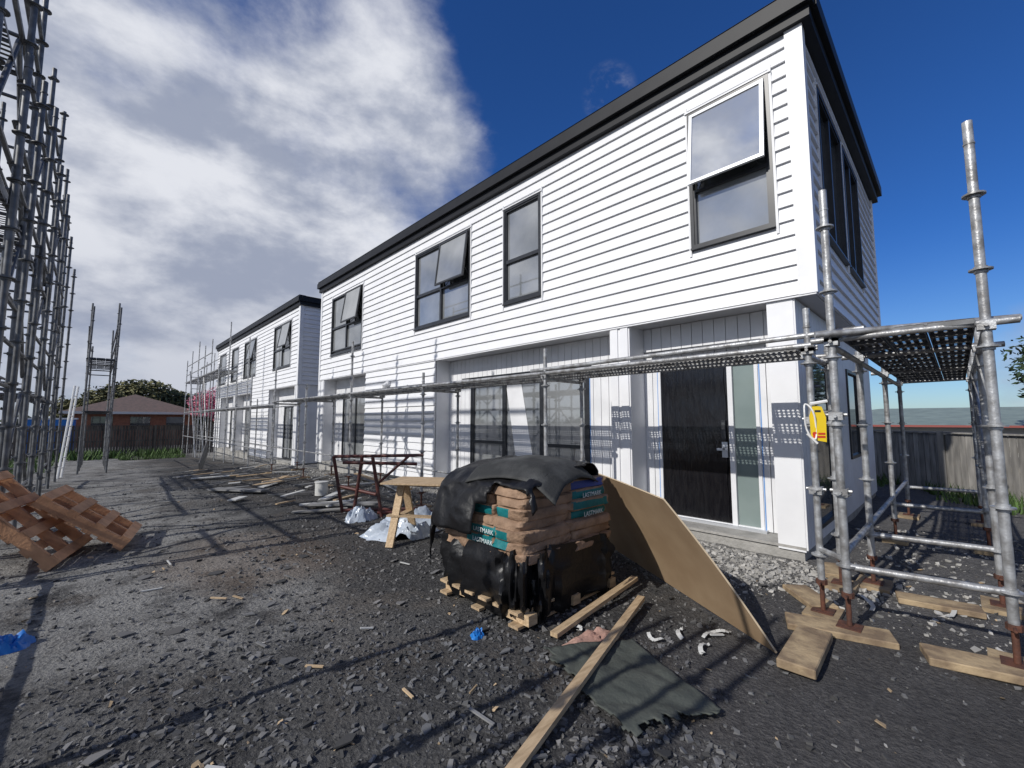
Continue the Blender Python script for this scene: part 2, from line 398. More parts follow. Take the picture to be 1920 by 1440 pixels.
bx(m,Bk,2.10,2.15,.02,.05,1.25,1.50,BLACK);bx(m,Bk,2.10,2.13,.02,.10,1.12,1.16,SASH);bx(m,Bk,2.07,2.2,.085,.10,1.11,1.14,SASH)
bx(m,Bk,2.105,2.145,.05,.056,1.38,1.47,GLASSD);bx(m,Bk,2.09,2.16,.012,.03,1.02,1.22,SASH)
# loose protective film on the door
m2=M();n=30;V=[]
for j in range(n+1):
    for i in range(13):
        y=2.10+.86*i/12+.02*noise.noise(Vector((i*.3,j*.2,0)));z=DZ0+.07+(DZ1-DZ0-.14)*j/n
        V.append(Bk(y,.022+.016*abs(noise.noise(Vector((y*14,z*1.5,2))))+.008*abs(noise.noise(Vector((y*30,z*5,2)))),z))
m2.add(V,[(j*13+i,j*13+i+1,(j+1)*13+i+1,(j+1)*13+i) for j in range(n) for i in range(12)],DOOR)
m2.obj('door_protective_film',H1,True)
m.obj('front_door',H1)
m=M()
for a in(D0-.02,D1+.004):bx(m,Bk,a,a+.012,.019,.024,DZ0+.03,DZ1,TAPE)
for a in(S0-.02,S1+.004):bx(m,Bk,a,a+.012,.019,.024,.2,SZ1,TAPE)
bx(m,Bk,S0,S1,.019,.024,SZ1+.07,SZ1+.086,TAPE)
m.obj('masking_tape',H1)
m=M()
frame(m,Bk,S0,S1,.18,SZ1,-.025,.04,.05,BLACK)
n3=3;ww=(S1-S0-.1)/n3
for k in range(n3):
    a=S0+.05+k*ww
    bx(m,Bk,a,a+.05,-.02,.03,.23,SZ1-.05,BLACK);bx(m,Bk,a+ww-.05,a+ww,-.02,.03,.23,SZ1-.05,BLACK)
    if k!=1: bx(m,Bk,a+.05,a+ww-.05,-.02,.03,1.02,1.08,BLACK)
    bx(m,Bk,a+.05,a+ww-.05,-.012,-.004,.23,SZ1-.05,GLASS)
a=S0+.05+ww
m.add([Bk(a+.15,.0,.3),Bk(a+.62,.0,.3),Bk(a+.98,.0,2.2),Bk(a+.55,.0,2.2)],[(0,1,2,3)],WHITE2)
frame(m,LE,6.0,7.2,.25,2.3,-.02,.04,.05,BLACK);bx(m,LE,6.05,7.15,-.01,.0,.3,2.25,GLASSD)
frame(m,LE,8.4,9.6,.9,2.3,-.02,.04,.05,BLACK);bx(m,LE,8.45,9.55,-.01,.0,.95,2.25,GLASSD)
frame(m,Bk,12.3,14.2,.18,2.3,-.025,.04,.05,BLACK);bx(m,Bk,12.35,14.15,-.01,.0,.23,2.25,GLASS);bx(m,Bk,13.2,13.28,0.002,.03,.23,2.25,BLACK)
for a0,a1,z in((1.60,3.12,2.50),(S0-.05,S1+.05,2.42)):
    m.add([Bk(a0,.018,z),Bk(a1,.018,z),Bk(a1,.24,z-.02),Bk(a0,.24,z-.02),Bk(a0,.018,z-.02),Bk(a1,.018,z-.02),Bk(a1,.24,z-.045),Bk(a0,.24,z-.045)],[(0,1,2,3),(7,6,5,4),(3,2,6,7),(0,3,7,4),(1,5,6,2)],BLACK)
bx(m,Bk,S0-.04,S1+.04,.019,.05,2.33,2.39,BLACK)
m.obj('ground_floor_joinery',H1)
m=M()
for s,e,d0,d1 in((17.85,21.3,18.6,20.4),(24.4,27.8,25.1,27.2),(28.2,31.6,29,30.8)):
    vpanel(m,Bk,s,e,-.14,2.86,[(d0,d1,-.2,2.1)],.3)
    frame(m,Bk,d0,d1,-.13,2.1,-.025,.04,.06,BLACK);bx(m,Bk,d0+.05,d1-.05,-.01,.0,-.1,2.05,GLASS);bx(m,Bk,(d0+d1)/2-.04,(d0+d1)/2+.04,0.002,.03,-.1,2.05,BLACK)
m.obj('ground_floor_joinery',H2)
m=M();m.tube((5.47,10.3,2.45),(5.40,10.3,2.45),.07,WHITE2,14);m.tube((5.40,10.3,2.45),(5.30,10.27,2.38),.045,WHITE2,12);m.tube((5.42,10.36,2.4),(5.34,10.45,2.33),.045,WHITE2,12)
m.obj('wall_light',H1,True)
m=M();m.tube((5.54,15.42,.1),(5.54,15.42,5.95),.04,WHITE2,10);m.obj('downpipe',H1)

# ------------------------------------------------------------ scaffolding
def standard(m,x,y,z0,z1,mt,r=.0242,ros=.5,foot=True,dx=0,dy=0,k=1.):
    m.tube((x,y,z0+(.22 if foot else 0)),(x+dx,y+dy,z1),r,mt,12)
    z=z0+.42
    while z<z1-.05:
        t=(z-z0)/(z1-z0);px,py=x+dx*t,y+dy*t
        m.tube((px,py,z-.005),(px,py,z+.005),.058*k,mt,12)
        m.tube((px,py,z-.022),(px,py,z-.005),.034*k,mt,12);m.tube((px,py,z+.005),(px,py,z+.02),.034*k,mt,12)
        z+=ros
    m.tube((x+dx,y+dy,z1-.16),(x+dx,y+dy,z1-.15),.03*k,mt,12)
    if foot:
        m.tube((x,y,z0+.01),(x,y,z0+.3),.017,RUST,10);m.box(x-.07,x+.07,y-.07,y+.07,z0,z0+.008,RUST)
        m.tube((x,y,z0+.2),(x,y,z0+.235),.038,RUST,8);m.tube((x-.09,y,z0+.218),(x+.09,y,z0+.218),.009,RUST,6)
def coupler(m,x,y,z,mt):
    m.box(x-.042,x+.042,y-.042,y+.042,z-.028,z+.028,mt)
    m.tube((x-.07,y,z),(x+.07,y,z),.012,mt,8);m.tube((x,y-.065,z+.01),(x,y+.065,z+.01),.012,mt,8)
def deck(m,x0,x1,y0,y1,z,along,mt,edge,solid=False):
    n=3
    if along=='y':
        w=(x1-x0)/n
        for i in range(n):
            a=x0+i*w+.006;b=x0+(i+1)*w-.006
            if solid:
                y=y0
                while y<y1-.05:
                    m.add([(a,y,z),(b,y,z),(b,y+.045,z),(a,y+.045,z)],[(0,1,2,3)],mt);y+=.09
            else: m.add([(a,y0,z),(b,y0,z),(b,y1,z),(a,y1,z)],[(0,1,2,3)],mt)
            m.box(a,a+.004,y0,y1,z-.05,z-.001,edge);m.box(b-.004,b,y0,y1,z-.05,z-.001,edge)
            y=y0
            while y<y1:
                m.box(a+.005,b-.005,y,y+.03,z-.035,z-.003,edge);y+=.6
    else:
        w=(y1-y0)/n
        for i in range(n):
            a=y0+i*w+.006;b=y0+(i+1)*w-.006
            m.add([(x0,a,z),(x1,a,z),(x1,b,z),(x0,b,z)],[(0,1,2,3)],mt)
            m.box(x0,x1,a,a+.004,z-.05,z-.001,edge);m.box(x0,x1,b-.004,b,z-.05,z-.001,edge)
            x=x0
            while x<x1:
                m.box(x,x+.06,a+.005,b-.005,z-.035,z-.003,edge);x+=.45
S=empty('scaffolding')
m=M();so=M()
XO,XI=4.12,4.88
ysr=[.81,3.65,6.52,9.5,12.4,15.3]
tops=[2.41,2.42,2.34,3.3,2.5,3.2]
for y,t in zip(ysr,tops):
    zz=gz(XO,y)+.04
    standard(m,XO,y,zz,t,GALV);standard(m,XI,y,gz(XI,y)+.04,2.2 if y>1 else 2.3,GALV)
    m.tube((XO,y+.03,2.03),(XI,y+.03,2.03),.0242,GALV);coupler(m,XO,y,2.06,GALV);coupler(m,XI,y,2.06,GALV)
    so.box(XO-.15,XO+.15,y-.11,y+.11,zz-.04,zz-.001,SOLE);so.box(XI-.15,XI+.15,y-.11,y+.11,gz(XI,y),gz(XI,y)+.038,SOLE)
for a,b_ in zip(ysr[:-1],ysr[1:]):
    m.tube((XO-.03,a-.05,2.10),(XO-.03,b_+.05,2.10),.0242,GALV);m.tube((XI,a,2.10),(XI,b_,2.10),.022,GALV)
deck(m,XO+.03,XI-.03,.9,15.3,2.13,'y',DECK,GALV)
m.tube((XO,.45,2.19),(XO,3.9,2.15),.0242,GALV)
for a,b_ in zip(ysr[2:-1],ysr[3:]): m.tube((XI,a,.5),(XI,b_,.5),.02,GALV,8)
xa=[3.92,5.16,7.2,9.2]
for i,x in enumerate(xa):
    for y,top in((.62,[3.26,2.15,2.2,2.2][i]),(-.16,[3.47,2.3,2.4,2.4][i])):
        xx=x+(.12 if y<0 else 0)
        z0=gz(xx,y)+.04
        standard(m,xx,y,z0,top,GALV,r=.0265)
        if not(i==0 and y>0): so.box(xx-.17,xx+.17,y-.12,y+.12,z0-.045,z0-.001,SOLE)
    m.tube((x,.75,2.10),(x+.12,-.3,2.12),.0242,GALV);coupler(m,x,.62,2.08,GALV);coupler(m,x+.12,-.16,2.1,GALV)
    m.tube((x,.62,.46),(x+.12,-.16,.46),.0242,GALV)
for a,b_ in zip(xa[:-1],xa[1:]):
    m.tube((a,.62,2.05),(b_,.62,2.05),.0242,GALV);m.tube((a+.12,-.16,2.07),(b_+.12,-.16,2.07),.0242,GALV)
    m.tube((a,.62,.55),(b_,.62,.55),.0242,GALV)
deck(m,3.98,9.4,-.12,.58,2.15,'x',DECK2,GALVD)
m.tube((3.8,.70,2.13),(4.3,-.32,2.17),.0242,GALV)
m.tube((5.28,-.16,.5),(7.32,-.16,1.95),.022,GALV)
m.tube((XO,.81,1.55),(3.92,.62,1.55),.022,GALV,8);m.tube((XO,.81,.5),(3.92,.62,.5),.022,GALV,8)
for z in(.95,1.5,2.08):coupler(m,XO,.81,z,GALV);coupler(m,3.92,.62,z+.03,GALV)
m.obj('tubes_and_decks',S,True)
so.obj('sole_boards',S)
m=M()
def TG(a,o,z):
    return (3.83+.60*a-.8*o, .72-.8*a-.60*o, z)
pts=[(-.05,1.36),(.05,1.34),(.055,1.52),(.03,1.60),(-.03,1.61),(-.055,1.53)]
m.add([TG(a,.0,z) for a,z in pts]+[TG(a,.006,z) for a,z in pts],[tuple(range(6)),tuple(range(11,5,-1))]+[(i,(i+1)%6,6+(i+1)%6,6+i) for i in range(6)],YEL)
cc=[(-.028+.016*math.cos(t*.628),1.40+.016*math.sin(t*.628)) for t in range(10)]
m.add([TG(a,.008,z) for a,z in cc],[tuple(range(10))],RED)
for z0,a0,a1 in((1.395,-.005,.042),(1.372,-.04,.042)):m.box(a0,a1,.0075,.0085,z0,z0+.014,RED,T=TG)
m.box(-.02,.02,.0075,.0085,1.56,1.575,BLACK,T=TG)
prev=None
for i in range(26):
    t=i/25*2*math.pi*1.3;p=Vector(TG(-.055+.035*math.cos(t)-.02*math.sin(t),.01+.01*math.sin(t*3),1.49+.13*math.sin(t)))
    if prev:m.tube(prev,p,.006,CREAM,6)
    prev=p
m.tube(TG(-.05,.01,1.62),TG(.06,.02,1.64),.012,CREAM,6);m.tube(TG(-.08,.01,1.40),TG(-.02,.02,1.33),.009,CREAM,6)
m.obj('scaffold_safety_tag',S)

S2=empty('scaffolding');m=M()
yf_=[18.3,20.6,22.4,24.6,26.6,28.6,30.6,33,35]
tf=[3.2,3.0,5.9,4.2,5.7,5.6,6.1,5.8,5.4]
for y,t in zip(yf_,tf):
    for x,tt in((XO,t),(XI,t-.6)):
        standard(m,x,y,gz(x,y)+.02,tt,GALV,foot=False,ros=1.0)
    m.tube((XO,y,2.0),(XI,y,2.0),.024,GALV);
    if y>24:m.tube((XO,y,3.9),(XI,y,3.9),.024,GALV)
for z,ya in((2.0,15.3),(.5,15.3),(3.9,24.6),(4.4,26.6),(5.0,26.6)):
    m.tube((XO,ya,z),(XO,35,z),.024,GALV);m.tube((XI,ya,z),(XI,35,z),.024,GALV)
deck(m,XO,XI,18,28,2.05,'y',GALV,GALV,True);deck(m,XO-.1,XI,24.6,35,3.95,'y',GALV,GALV,True)
m.tube((XO,26.6,.0),(XO,28.6,3.9),.022,GALV);m.tube((XO,28.6,3.9),(XO,30.6,0),.022,GALV)
for dx in(0,.35):m.tube((3.75+dx,27.2,-.4),(3.6+dx,29.4,4.2),.03,GALV,6)
for k in range(14):
    t=k/14;m.tube((3.75-.15*t,27.2+2.2*t,-.4+4.6*t),(4.1-.15*t,27.2+2.2*t,-.4+4.6*t),.018,GALV,6)
m.obj('tubes_and_decks',S2,True)

S3=empty('scaffolding');m=M()
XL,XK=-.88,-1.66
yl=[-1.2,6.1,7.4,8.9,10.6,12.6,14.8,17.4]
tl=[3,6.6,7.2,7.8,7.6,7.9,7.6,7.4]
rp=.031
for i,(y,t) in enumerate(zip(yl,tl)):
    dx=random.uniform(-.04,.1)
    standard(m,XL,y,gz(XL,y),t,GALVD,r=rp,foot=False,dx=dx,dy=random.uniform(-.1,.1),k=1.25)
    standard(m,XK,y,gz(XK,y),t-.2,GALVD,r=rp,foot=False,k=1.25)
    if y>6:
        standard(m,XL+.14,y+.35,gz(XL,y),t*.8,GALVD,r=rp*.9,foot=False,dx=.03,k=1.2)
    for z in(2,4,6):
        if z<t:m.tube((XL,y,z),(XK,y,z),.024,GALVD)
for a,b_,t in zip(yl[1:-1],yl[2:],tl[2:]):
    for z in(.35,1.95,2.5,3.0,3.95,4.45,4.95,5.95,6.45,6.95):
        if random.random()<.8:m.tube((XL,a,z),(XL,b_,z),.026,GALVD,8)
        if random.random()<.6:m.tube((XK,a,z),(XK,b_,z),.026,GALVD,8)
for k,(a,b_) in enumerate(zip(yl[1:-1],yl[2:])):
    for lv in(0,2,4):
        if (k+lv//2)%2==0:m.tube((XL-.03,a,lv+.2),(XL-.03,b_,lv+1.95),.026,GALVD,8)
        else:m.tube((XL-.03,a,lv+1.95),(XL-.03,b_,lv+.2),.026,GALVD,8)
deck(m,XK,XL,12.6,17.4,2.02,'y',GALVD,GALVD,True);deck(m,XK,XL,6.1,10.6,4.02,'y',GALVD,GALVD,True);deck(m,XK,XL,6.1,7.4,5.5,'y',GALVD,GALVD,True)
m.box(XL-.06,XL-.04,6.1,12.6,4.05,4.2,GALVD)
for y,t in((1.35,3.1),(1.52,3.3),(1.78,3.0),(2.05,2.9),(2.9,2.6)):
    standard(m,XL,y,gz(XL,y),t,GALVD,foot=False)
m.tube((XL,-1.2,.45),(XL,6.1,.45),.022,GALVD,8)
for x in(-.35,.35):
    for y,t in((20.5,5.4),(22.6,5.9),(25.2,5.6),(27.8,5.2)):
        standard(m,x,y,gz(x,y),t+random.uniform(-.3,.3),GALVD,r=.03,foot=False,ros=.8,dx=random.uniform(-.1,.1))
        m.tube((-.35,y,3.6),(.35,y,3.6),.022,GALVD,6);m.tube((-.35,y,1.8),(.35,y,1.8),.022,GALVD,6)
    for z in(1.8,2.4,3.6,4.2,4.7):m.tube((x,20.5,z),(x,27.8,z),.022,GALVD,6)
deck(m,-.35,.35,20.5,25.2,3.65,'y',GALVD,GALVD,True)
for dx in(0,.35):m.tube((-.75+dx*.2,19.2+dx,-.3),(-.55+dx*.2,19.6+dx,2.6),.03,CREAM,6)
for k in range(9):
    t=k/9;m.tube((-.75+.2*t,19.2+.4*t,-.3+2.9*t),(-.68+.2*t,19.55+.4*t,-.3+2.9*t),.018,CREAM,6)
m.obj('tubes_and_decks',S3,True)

# ------------------------------------------------------------ stack of sacks on a pallet
ST=empty('pallet_of_sacks')
def supere(m,c,sz,e,mt,rot=0,nu=20,nv=10,jit=.012,pick=None,seed=0):
    V=[];F=[];cr,sr=math.cos(rot),math.sin(rot)
    sg=lambda v,p:math.copysign(abs(v)**p,v)
    for j in range(nv+1):
        ph=-math.pi/2+math.pi*j/nv
        for i in range(nu):
            th=2*math.pi*i/nu
            x=sg(math.cos(ph),e)*sg(math.cos(th),e);y=sg(math.cos(ph),e)*sg(math.sin(th),e);z=sg(math.sin(ph),e*1.6)
            x*=sz[0]/2;y*=sz[1]/2;z*=sz[2]/2
            n=noise.noise(Vector((x*9+seed*3.1,y*9,z*14+seed)))*jit+noise.noise(Vector((x*4+seed*3.1,y*4,z*60+seed)))*jit*.6
            x+=n*math.copysign(1,x);y+=n*math.copysign(1,y);z+=n*.6
            V.append((c[0]+x*cr-y*sr,c[1]+x*sr+y*cr,c[2]+z))
    for j in range(nv):
        for i in range(nu):F.append((j*nu+i,j*nu+(i+1)%nu,(j+1)*nu+(i+1)%nu,(j+1)*nu+i))
    o=len(m.v);m.v+=V
    for f in F:
        cx=sum(V[i][0] for i in f)/4;cy_=sum(V[i][1] for i in f)/4;cz=sum(V[i][2] for i in f)/4
        mm=pick(cx,cy_,cz) if pick else mt
        m.f.append(tuple(i+o for i in f));m.m.append(m.mi(mm))
m=M()
px0,px1,py0,py1=2.30,3.42,2.26,3.22
for k in range(6):
    y=py0+k*(py1-py0-.1)/5;m.box(px0-.06,px1+.06,y,y+.1,.105,.125,PINE)
for x in(px0,(px0+px1)/2-.045,px1-.09):
    m.box(x,x+.09,py0-.05,py1,.03,.104,PINE)
for k in range(3):
    y=py0+k*(py1-py0-.1)/2;m.box(px0-.06,px1+.06,y,y+.1,.01,.029,PINE)
m.obj('pallet',ST)
m=M();sd=0;LH=.078
for lay in range(7):
    z=.47+LH*lay
    off=[0,.02,-.015,.02,.0,.02,.03][lay];ins=.006*lay
    for ix in range(2):
        for iy in range(3):
            sd+=1
            cx=px0+ins+.27+ix*.56+off*.6+random.uniform(-.018,.018);cy_=py0+ins+.16+iy*.32+off+random.uniform(-.018,.018)
            def pick(x,y,z_,ix=ix,iy=iy,z=z,lay=lay,cx=cx,cy_=cy_):
                if abs(z_-z)<.034:
                    if ix==0 and x<cx-.23 and iy in(0,1) and abs(y-cy_)<.15 and lay in(1,2,4) and (iy==1 or y>cy_+.02):return TEAL
                    if iy==0 and y<cy_-.12 and lay in(3,4,5,6) and ix==1 and abs(x-cx)<.24:return TEAL if lay<6 else BLUEP
                return BAG
            supere(m,(cx,cy_,z),(.59,.35,.094),.22,BAG,random.uniform(-.05,.05),36,12,.026,pick,sd)
m.obj('paper_sacks',ST,True)
def txt(body,size,loc,rot,mt,parent,name):
    cu=bpy.data.curves.new(name,'FONT');cu.body=body;cu.size=size;cu.extrude=.0008;cu.align_x='CENTER';cu.align_y='CENTER';cu.materials.append(mt)
    o=bpy.data.objects.new(name,cu);COL.objects.link(o);o.location=loc;o.rotation_euler=rot;o.parent=parent
for lay in(3,5):
    txt('LASTMARK',.055,(px0+.85,py0+.006*lay-.036,.47+LH*lay),(R(88),0,R(random.uniform(-3,3))),WPRINT,ST,'sack_lettering')
for lay in(1,2):
    txt('LASTMARK',.05,(px0-.046+.006*lay,py0+.42,.47+LH*lay),(R(90),0,R(-90)),WPRINT,ST,'sack_lettering')
m=M();nu,nv=140,18;V=[]
cxm,cym=(px0+px1)/2,(py0+py1)/2
for j in range(nv+1):
    t=j/nv;z=.02+.46*t
    for i in range(nu):
        th=2*math.pi*i/nu;e=.36
        ex=math.copysign(abs(math.cos(th))**e,math.cos(th));ey=math.copysign(abs(math.sin(th))**e,math.sin(th))
        bul=1.02+.10*math.sin(t*math.pi*.9)
        f1=noise.noise(Vector((math.cos(th)*5,math.sin(th)*5,z*2.2)))*.08+noise.noise(Vector((math.cos(th)*14,math.sin(th)*14,z*7)))*.05+noise.noise(Vector((math.cos(th)*30,math.sin(th)*30,z*16)))*.02
        zz=z+(.06*noise.noise(Vector((math.cos(th)*3,math.sin(th)*3,2)))+.04) *(t if t>.5 else .0)+( .12*max(0,noise.noise(Vector((math.cos(th)*4,math.sin(th)*4,6)))) if t<.06 else 0)
        V.append((cxm+ex*((px1-px0)/2*bul-.01+f1),cym+ey*((py1-py0)/2*bul+.01+f1),zz))
m.add(V,[(j*nu+i,j*nu+(i+1)%nu,(j+1)*nu+(i+1)%nu,(j+1)*nu+i) for j in range(nv) for i in range(nu)],PLASB)
m.obj('black_polythene_skirt',ST,True)
m=M();n=64;V=[];pos=[]
for j in range(n+1):
    for i in range(n+1):
        s=1.82+i/n*1.75;t=2.02+j/n*1.6
        ex0,ey1,ex1,ey0=px0-.03,py1+.0,px1+.02,py0-.02
        hx=max(0,ex0-s)+max(0,s-ex1);hy=max(0,t-ey1)+max(0,ey0-t)
        x=max(s,ex0-.10*min(1,(ex0-s)*3)) if s<ex0 else min(s,ex1+.05)
        y=min(t,ey1+.06) if t>ey0 else ey0-.07*min(1,(ey0-t)*4)
        top=1.03+.10*math.sin((min(max(s,ex0),ex1)-ex0)*2.4)
        z=top-hx*.95-hy*.9
        z-=.05*max(0,1-abs(s-ex0)/.12)+.04*max(0,1-abs(t-ey0)/.12)
        q=Vector((s*4,t*4,1));f_=.045*noise.noise(q)+.022*abs(noise.noise(q*2.1))
        if hx>0 : x+=f_*1.2
        if hy>0 : y+=f_*1.2
        V.append((x,y,z+f_*(1 if hx+hy==0 else .2)));pos.append((s,t))
F=[]
for j in range(n):
    for i in range(n):
        s,t=pos[j*(n+1)+i];wv=.07*noise.noise(Vector((s*3,t*3,3)))
        if t<2.32+wv+.16*max(0,s-3.0) and s>2.55: continue
        if t<2.21+wv and s>2.35: continue
        if s<2.30+wv*.5 and t<2.60+wv: continue
        if s<2.05+wv and t<2.72: continue
        F.append((j*(n+1)+i,j*(n+1)+i+1,(j+1)*(n+1)+i+1,(j+1)*(n+1)+i))
m.add(V,F,PLASB);o=m.obj('black_cover_sheet',ST,True);mod=o.modifiers.new('s','SOLIDIFY');mod.thickness=.008
m=M();n=28;V=[]
for j in range(n+1):
    for i in range(n+1):
        u=i/n-.5;v=j/n-.5
        a=R(14);lx=u*.88;ly=v*.84
        x=2.78+lx*math.cos(a)-ly*math.sin(a);y=2.60+lx*math.sin(a)+ly*math.cos(a)
        z=1.19-.30*u*u-.26*v*v-.45*max(0,-v-.28)-.35*max(0,-u-.3)+.012*noise.noise(Vector((x*4,y*4,2)))
        V.append((x,y,z))
m.add(V,[(j*(n+1)+i,j*(n+1)+i+1,(j+1)*(n+1)+i+1,(j+1)*(n+1)+i) for j in range(n) for i in range(n)],MATB)
o=m.obj('rubber_mat_on_top',ST,True);mod=o.modifiers.new('s','SOLIDIFY');mod.thickness=.012

# ------------------------------------------------------------ leaning hardboard sheet
m=M();nu,nv=30,14
P0=Vector((3.22,.90,.012));U=Vector((.52,.855,0)).normalized()*2.4;W=Vector((-.15,.66,.90))
nrm=U.cross(W).normalized()
V=[]
for s_ in(0,1):
    for j in range(nv+1):
        for i in range(nu+1):
            u=i/nu;v=j/nv
            p=P0+U*u+W*v+nrm*(.02*math.sin(v*math.pi)+.025*math.sin(u*math.pi)*v)
            p+=Vector((0,0,.06*u*v))
            p+=nrm*.012*s_;p.z=max(p.z,.008)
            V.append(p)
o_=(nu+1)*(nv+1);F=[];E_=[]
for j in range(nv):
    for i in range(nu):
        a=j*(nu+1)+i;F.append((a,a+1,a+nu+2,a+nu+1));F.append((a+o_,a+nu+1+o_,a+nu+2+o_,a+1+o_))
for i in range(nu):
    E_.append((i,i+1,i+1+o_,i+o_));a=nv*(nu+1)+i;E_.append((a,a+1,a+1+o_,a+o_))
for j in range(nv):
    a=j*(nu+1);E_.append((a,a+nu+1,a+nu+1+o_,a+o_));a+=nu;E_.append((a,a+nu+1,a+nu+1+o_,a+o_))
m.add(V,F,MDF);kk=m.mi(MDFE)
for f in E_:m.f.append(f);m.m.append(kk)
m.obj('hardboard_sheet',None,True)

# ------------------------------------------------------------ ground timbers, mat, blocks
def single(name,fn):
    q=M();fn(q);return q.obj(name)
single('timber_batten',lambda q:q.beam((3.28,1.88,.06),(1.25,1.35,.05),.055,.03,PINE))
single('timber_batten',lambda q:q.beam((3.56,2.10,.09),(2.35,2.02,.03),.06,.03,PINE))
def plank(name,c,l,w,h,rot,mt=SOLE,z=None,tilt=0):
    q=M();q.box(-l/2,l/2,-w/2,w/2,0,h,mt);o=q.obj(name);o.location=(c[0],c[1],(gz(*c) if z is None else z)+.002);o.rotation_euler=(0,tilt,rot)
    md=o.modifiers.new('b','BEVEL');md.width=.006;return o
plank('timber_sole_board',(3.86,.68),.62,.22,.045,R(-72),z=.0)
plank('timber_sole_board',(3.38,.77),.62,.20,.055,R(2),z=.0)
plank('timber_sole_board',(3.95,-.1),.7,.22,.05,R(-75),z=.0)
plank('timber_sole_board',(4.95,.2),.5,.2,.045,R(-80))
plank('timber_sole_board',(4.35,.95),.45,.2,.045,R(40))
plank('timber_sole_board',(5.3,.95),.4,.18,.045,R(20))
m=M();n=44;V=[]
A=[Vector((2.12,1.98,0)),Vector((1.86,1.16,0)),Vector((2.40,.92,0)),Vector((2.70,1.62,0))]
for j in range(n+1):
    for i in range(n+1):
        u=i/n;v=j/n
        p=(A[0]*(1-u)+A[3]*u)*(1-v)+(A[1]*(1-u)+A[2]*u)*v
        p+=Vector((.03*noise.noise(p*4),.03*noise.noise(p*4+Vector((5,5,5))),0))
        p.z=gz(p.x,p.y)+.020+.04*abs(noise.noise(Vector((p.x*3+p.y*3,p.y*1.2,7))))+.02*abs(noise.noise(Vector((p.x*9,p.y*4,7))))+.005*noise.noise(p*20)
        V.append(p)
F=[(j*(n+1)+i,j*(n+1)+i+1,(j+1)*(n+1)+i+1,(j+1)*(n+1)+i) for j in range(n) for i in range(n) if not (i<2+4*noise.noise(Vector((j*.2,0,0))) ) and not j>n-2+3*noise.noise(Vector((i*.3,0,4)))]
m.add(V,F,MATG);o=m.obj('building_paper_sheet',None,True);md=o.modifiers.new('s','SOLIDIFY');md.thickness=.006
def crumple(name,c,rx,ry,h,mt,n=26,seed=0,rot=0):
    q=M();V=[]
    for j in range(n+1):
        for i in range(n+1):
            u=i/n*2-1;v=j/n*2-1
            e=min(1,math.hypot(u,v)*(1+.35*noise.noise(Vector((u*1.5,v*1.5,seed+3)))))
            x0=u*rx;y0=v*ry;x=c[0]+x0*math.cos(rot)-y0*math.sin(rot);y=c[1]+x0*math.sin(rot)+y0*math.cos(rot)
            z=gz(x,y)-.03+.04*(1-e**6)+h*(1-e**3)*(.4+abs(noise.noise(Vector((u*2.6+seed,v*2.6,seed))))*1.8)+h*.6*(1-e**4)*abs(noise.noise(Vector((u*7+seed,v*7,seed))))
            V.append((x+.16*rx*noise.noise(Vector((u*3,v*3,seed))),y+.16*ry*noise.noise(Vector((u*3,v*3,seed+9))),z))
    q.add(V,[(j*(n+1)+i,j*(n+1)+i+1,(j+1)*(n+1)+i+1,(j+1)*(n+1)+i) for j in range(n) for i in range(n)],mt)
    return q.obj(name,None,True)
crumple('paper_sack_scrap',(2.50,1.82),.24,.14,.03,PAPER,seed=3,rot=-.2)
crumple('plastic_sheeting',(2.95,5.15),.50,.34,.15,PLASW,seed=1,rot=-.7)
crumple('plastic_sheeting',(3.45,5.6),.50,.28,.14,PLASW,seed=5,rot=-.6)
crumple('plastic_sheeting',(3.0,6.45),.26,.2,.15,PLASW,seed=8)
crumple('blue_plastic_scrap',(-.36,4.42),.16,.11,.06,PLASBL,seed=2)
crumple('blue_plastic_scrap',(2.0,2.42),.06,.05,.03,PLASBL,seed=4)
m=M()
for x,y,l,w,a in((3.05,1.45,.16,.03,.4),(3.2,1.28,.22,.03,-.5),(2.95,1.25,.17,.03,.1),(2.85,1.55,.1,.025,1.5),(2.6,2.0,.14,.025,.5),(4.6,.6,.35,.03,.3),(4.9,.1,.4,.03,-.3)):
    prev=None
    for k in range(9):
        t=k/8;px=x+l*(t-.5)*math.cos(a)+.02*math.sin(t*7+x*5);py=y+l*(t-.5)*math.sin(a)+.02*math.cos(t*6+x*3)
        p=Vector((px,py,gz(px,py)+.012+.02*abs(math.sin(t*5+x*7))))
        if prev:m.beam(prev,p,w,.002,WTAPE,up=(math.sin(t*3+x)*.5,.2,1))
        prev=p
m.obj('white_strapping_offcuts')
m=M()
for k in range(60):
    y=7.5+11*random.random();x=1.6+3.2*random.random()
    if x>3.9 and y<9:x-=1.5
    l=random.uniform(.15,1.2);a=random.uniform(-.5,.9);z=gz(x,y)+random.uniform(.02,.08)
    m.beam((x,y,z),(x+l*math.cos(a),y+l*math.sin(a),z+random.uniform(-.02,.06)),random.uniform(.04,.16),.02,random.choice([GREYW,GREYW,GREYW,WTAPE,PINE,STONEL]))
m.beam((2.75,7.9,.05),(3.6,7.0,.08),.2,.03,GREYW);m.beam((1.9,11.2,.03),(2.6,10.0,.06),.25,.03,GREYW)
m.obj('board_offcuts')
m=M()
for k in range(40):
    x,y=None,None
    while x is None or (x>5.2) or x<.2:
        r=random.uniform(1.8,6);a=R(random.uniform(5,75));x=r*math.sin(a);y=r*math.cos(a)
    l=random.uniform(.04,.16);a=random.uniform(0,3.1);z=gz(x,y)+.014
    m.beam((x,y,z),(x+l*math.cos(a),y+l*math.sin(a),z+random.uniform(0,.02)),random.uniform(.008,.02),.008,random.choice([PINE,CHIP,GREYW,GREYW,WTAPE]))
m.obj('timber_splinters')
m=M()
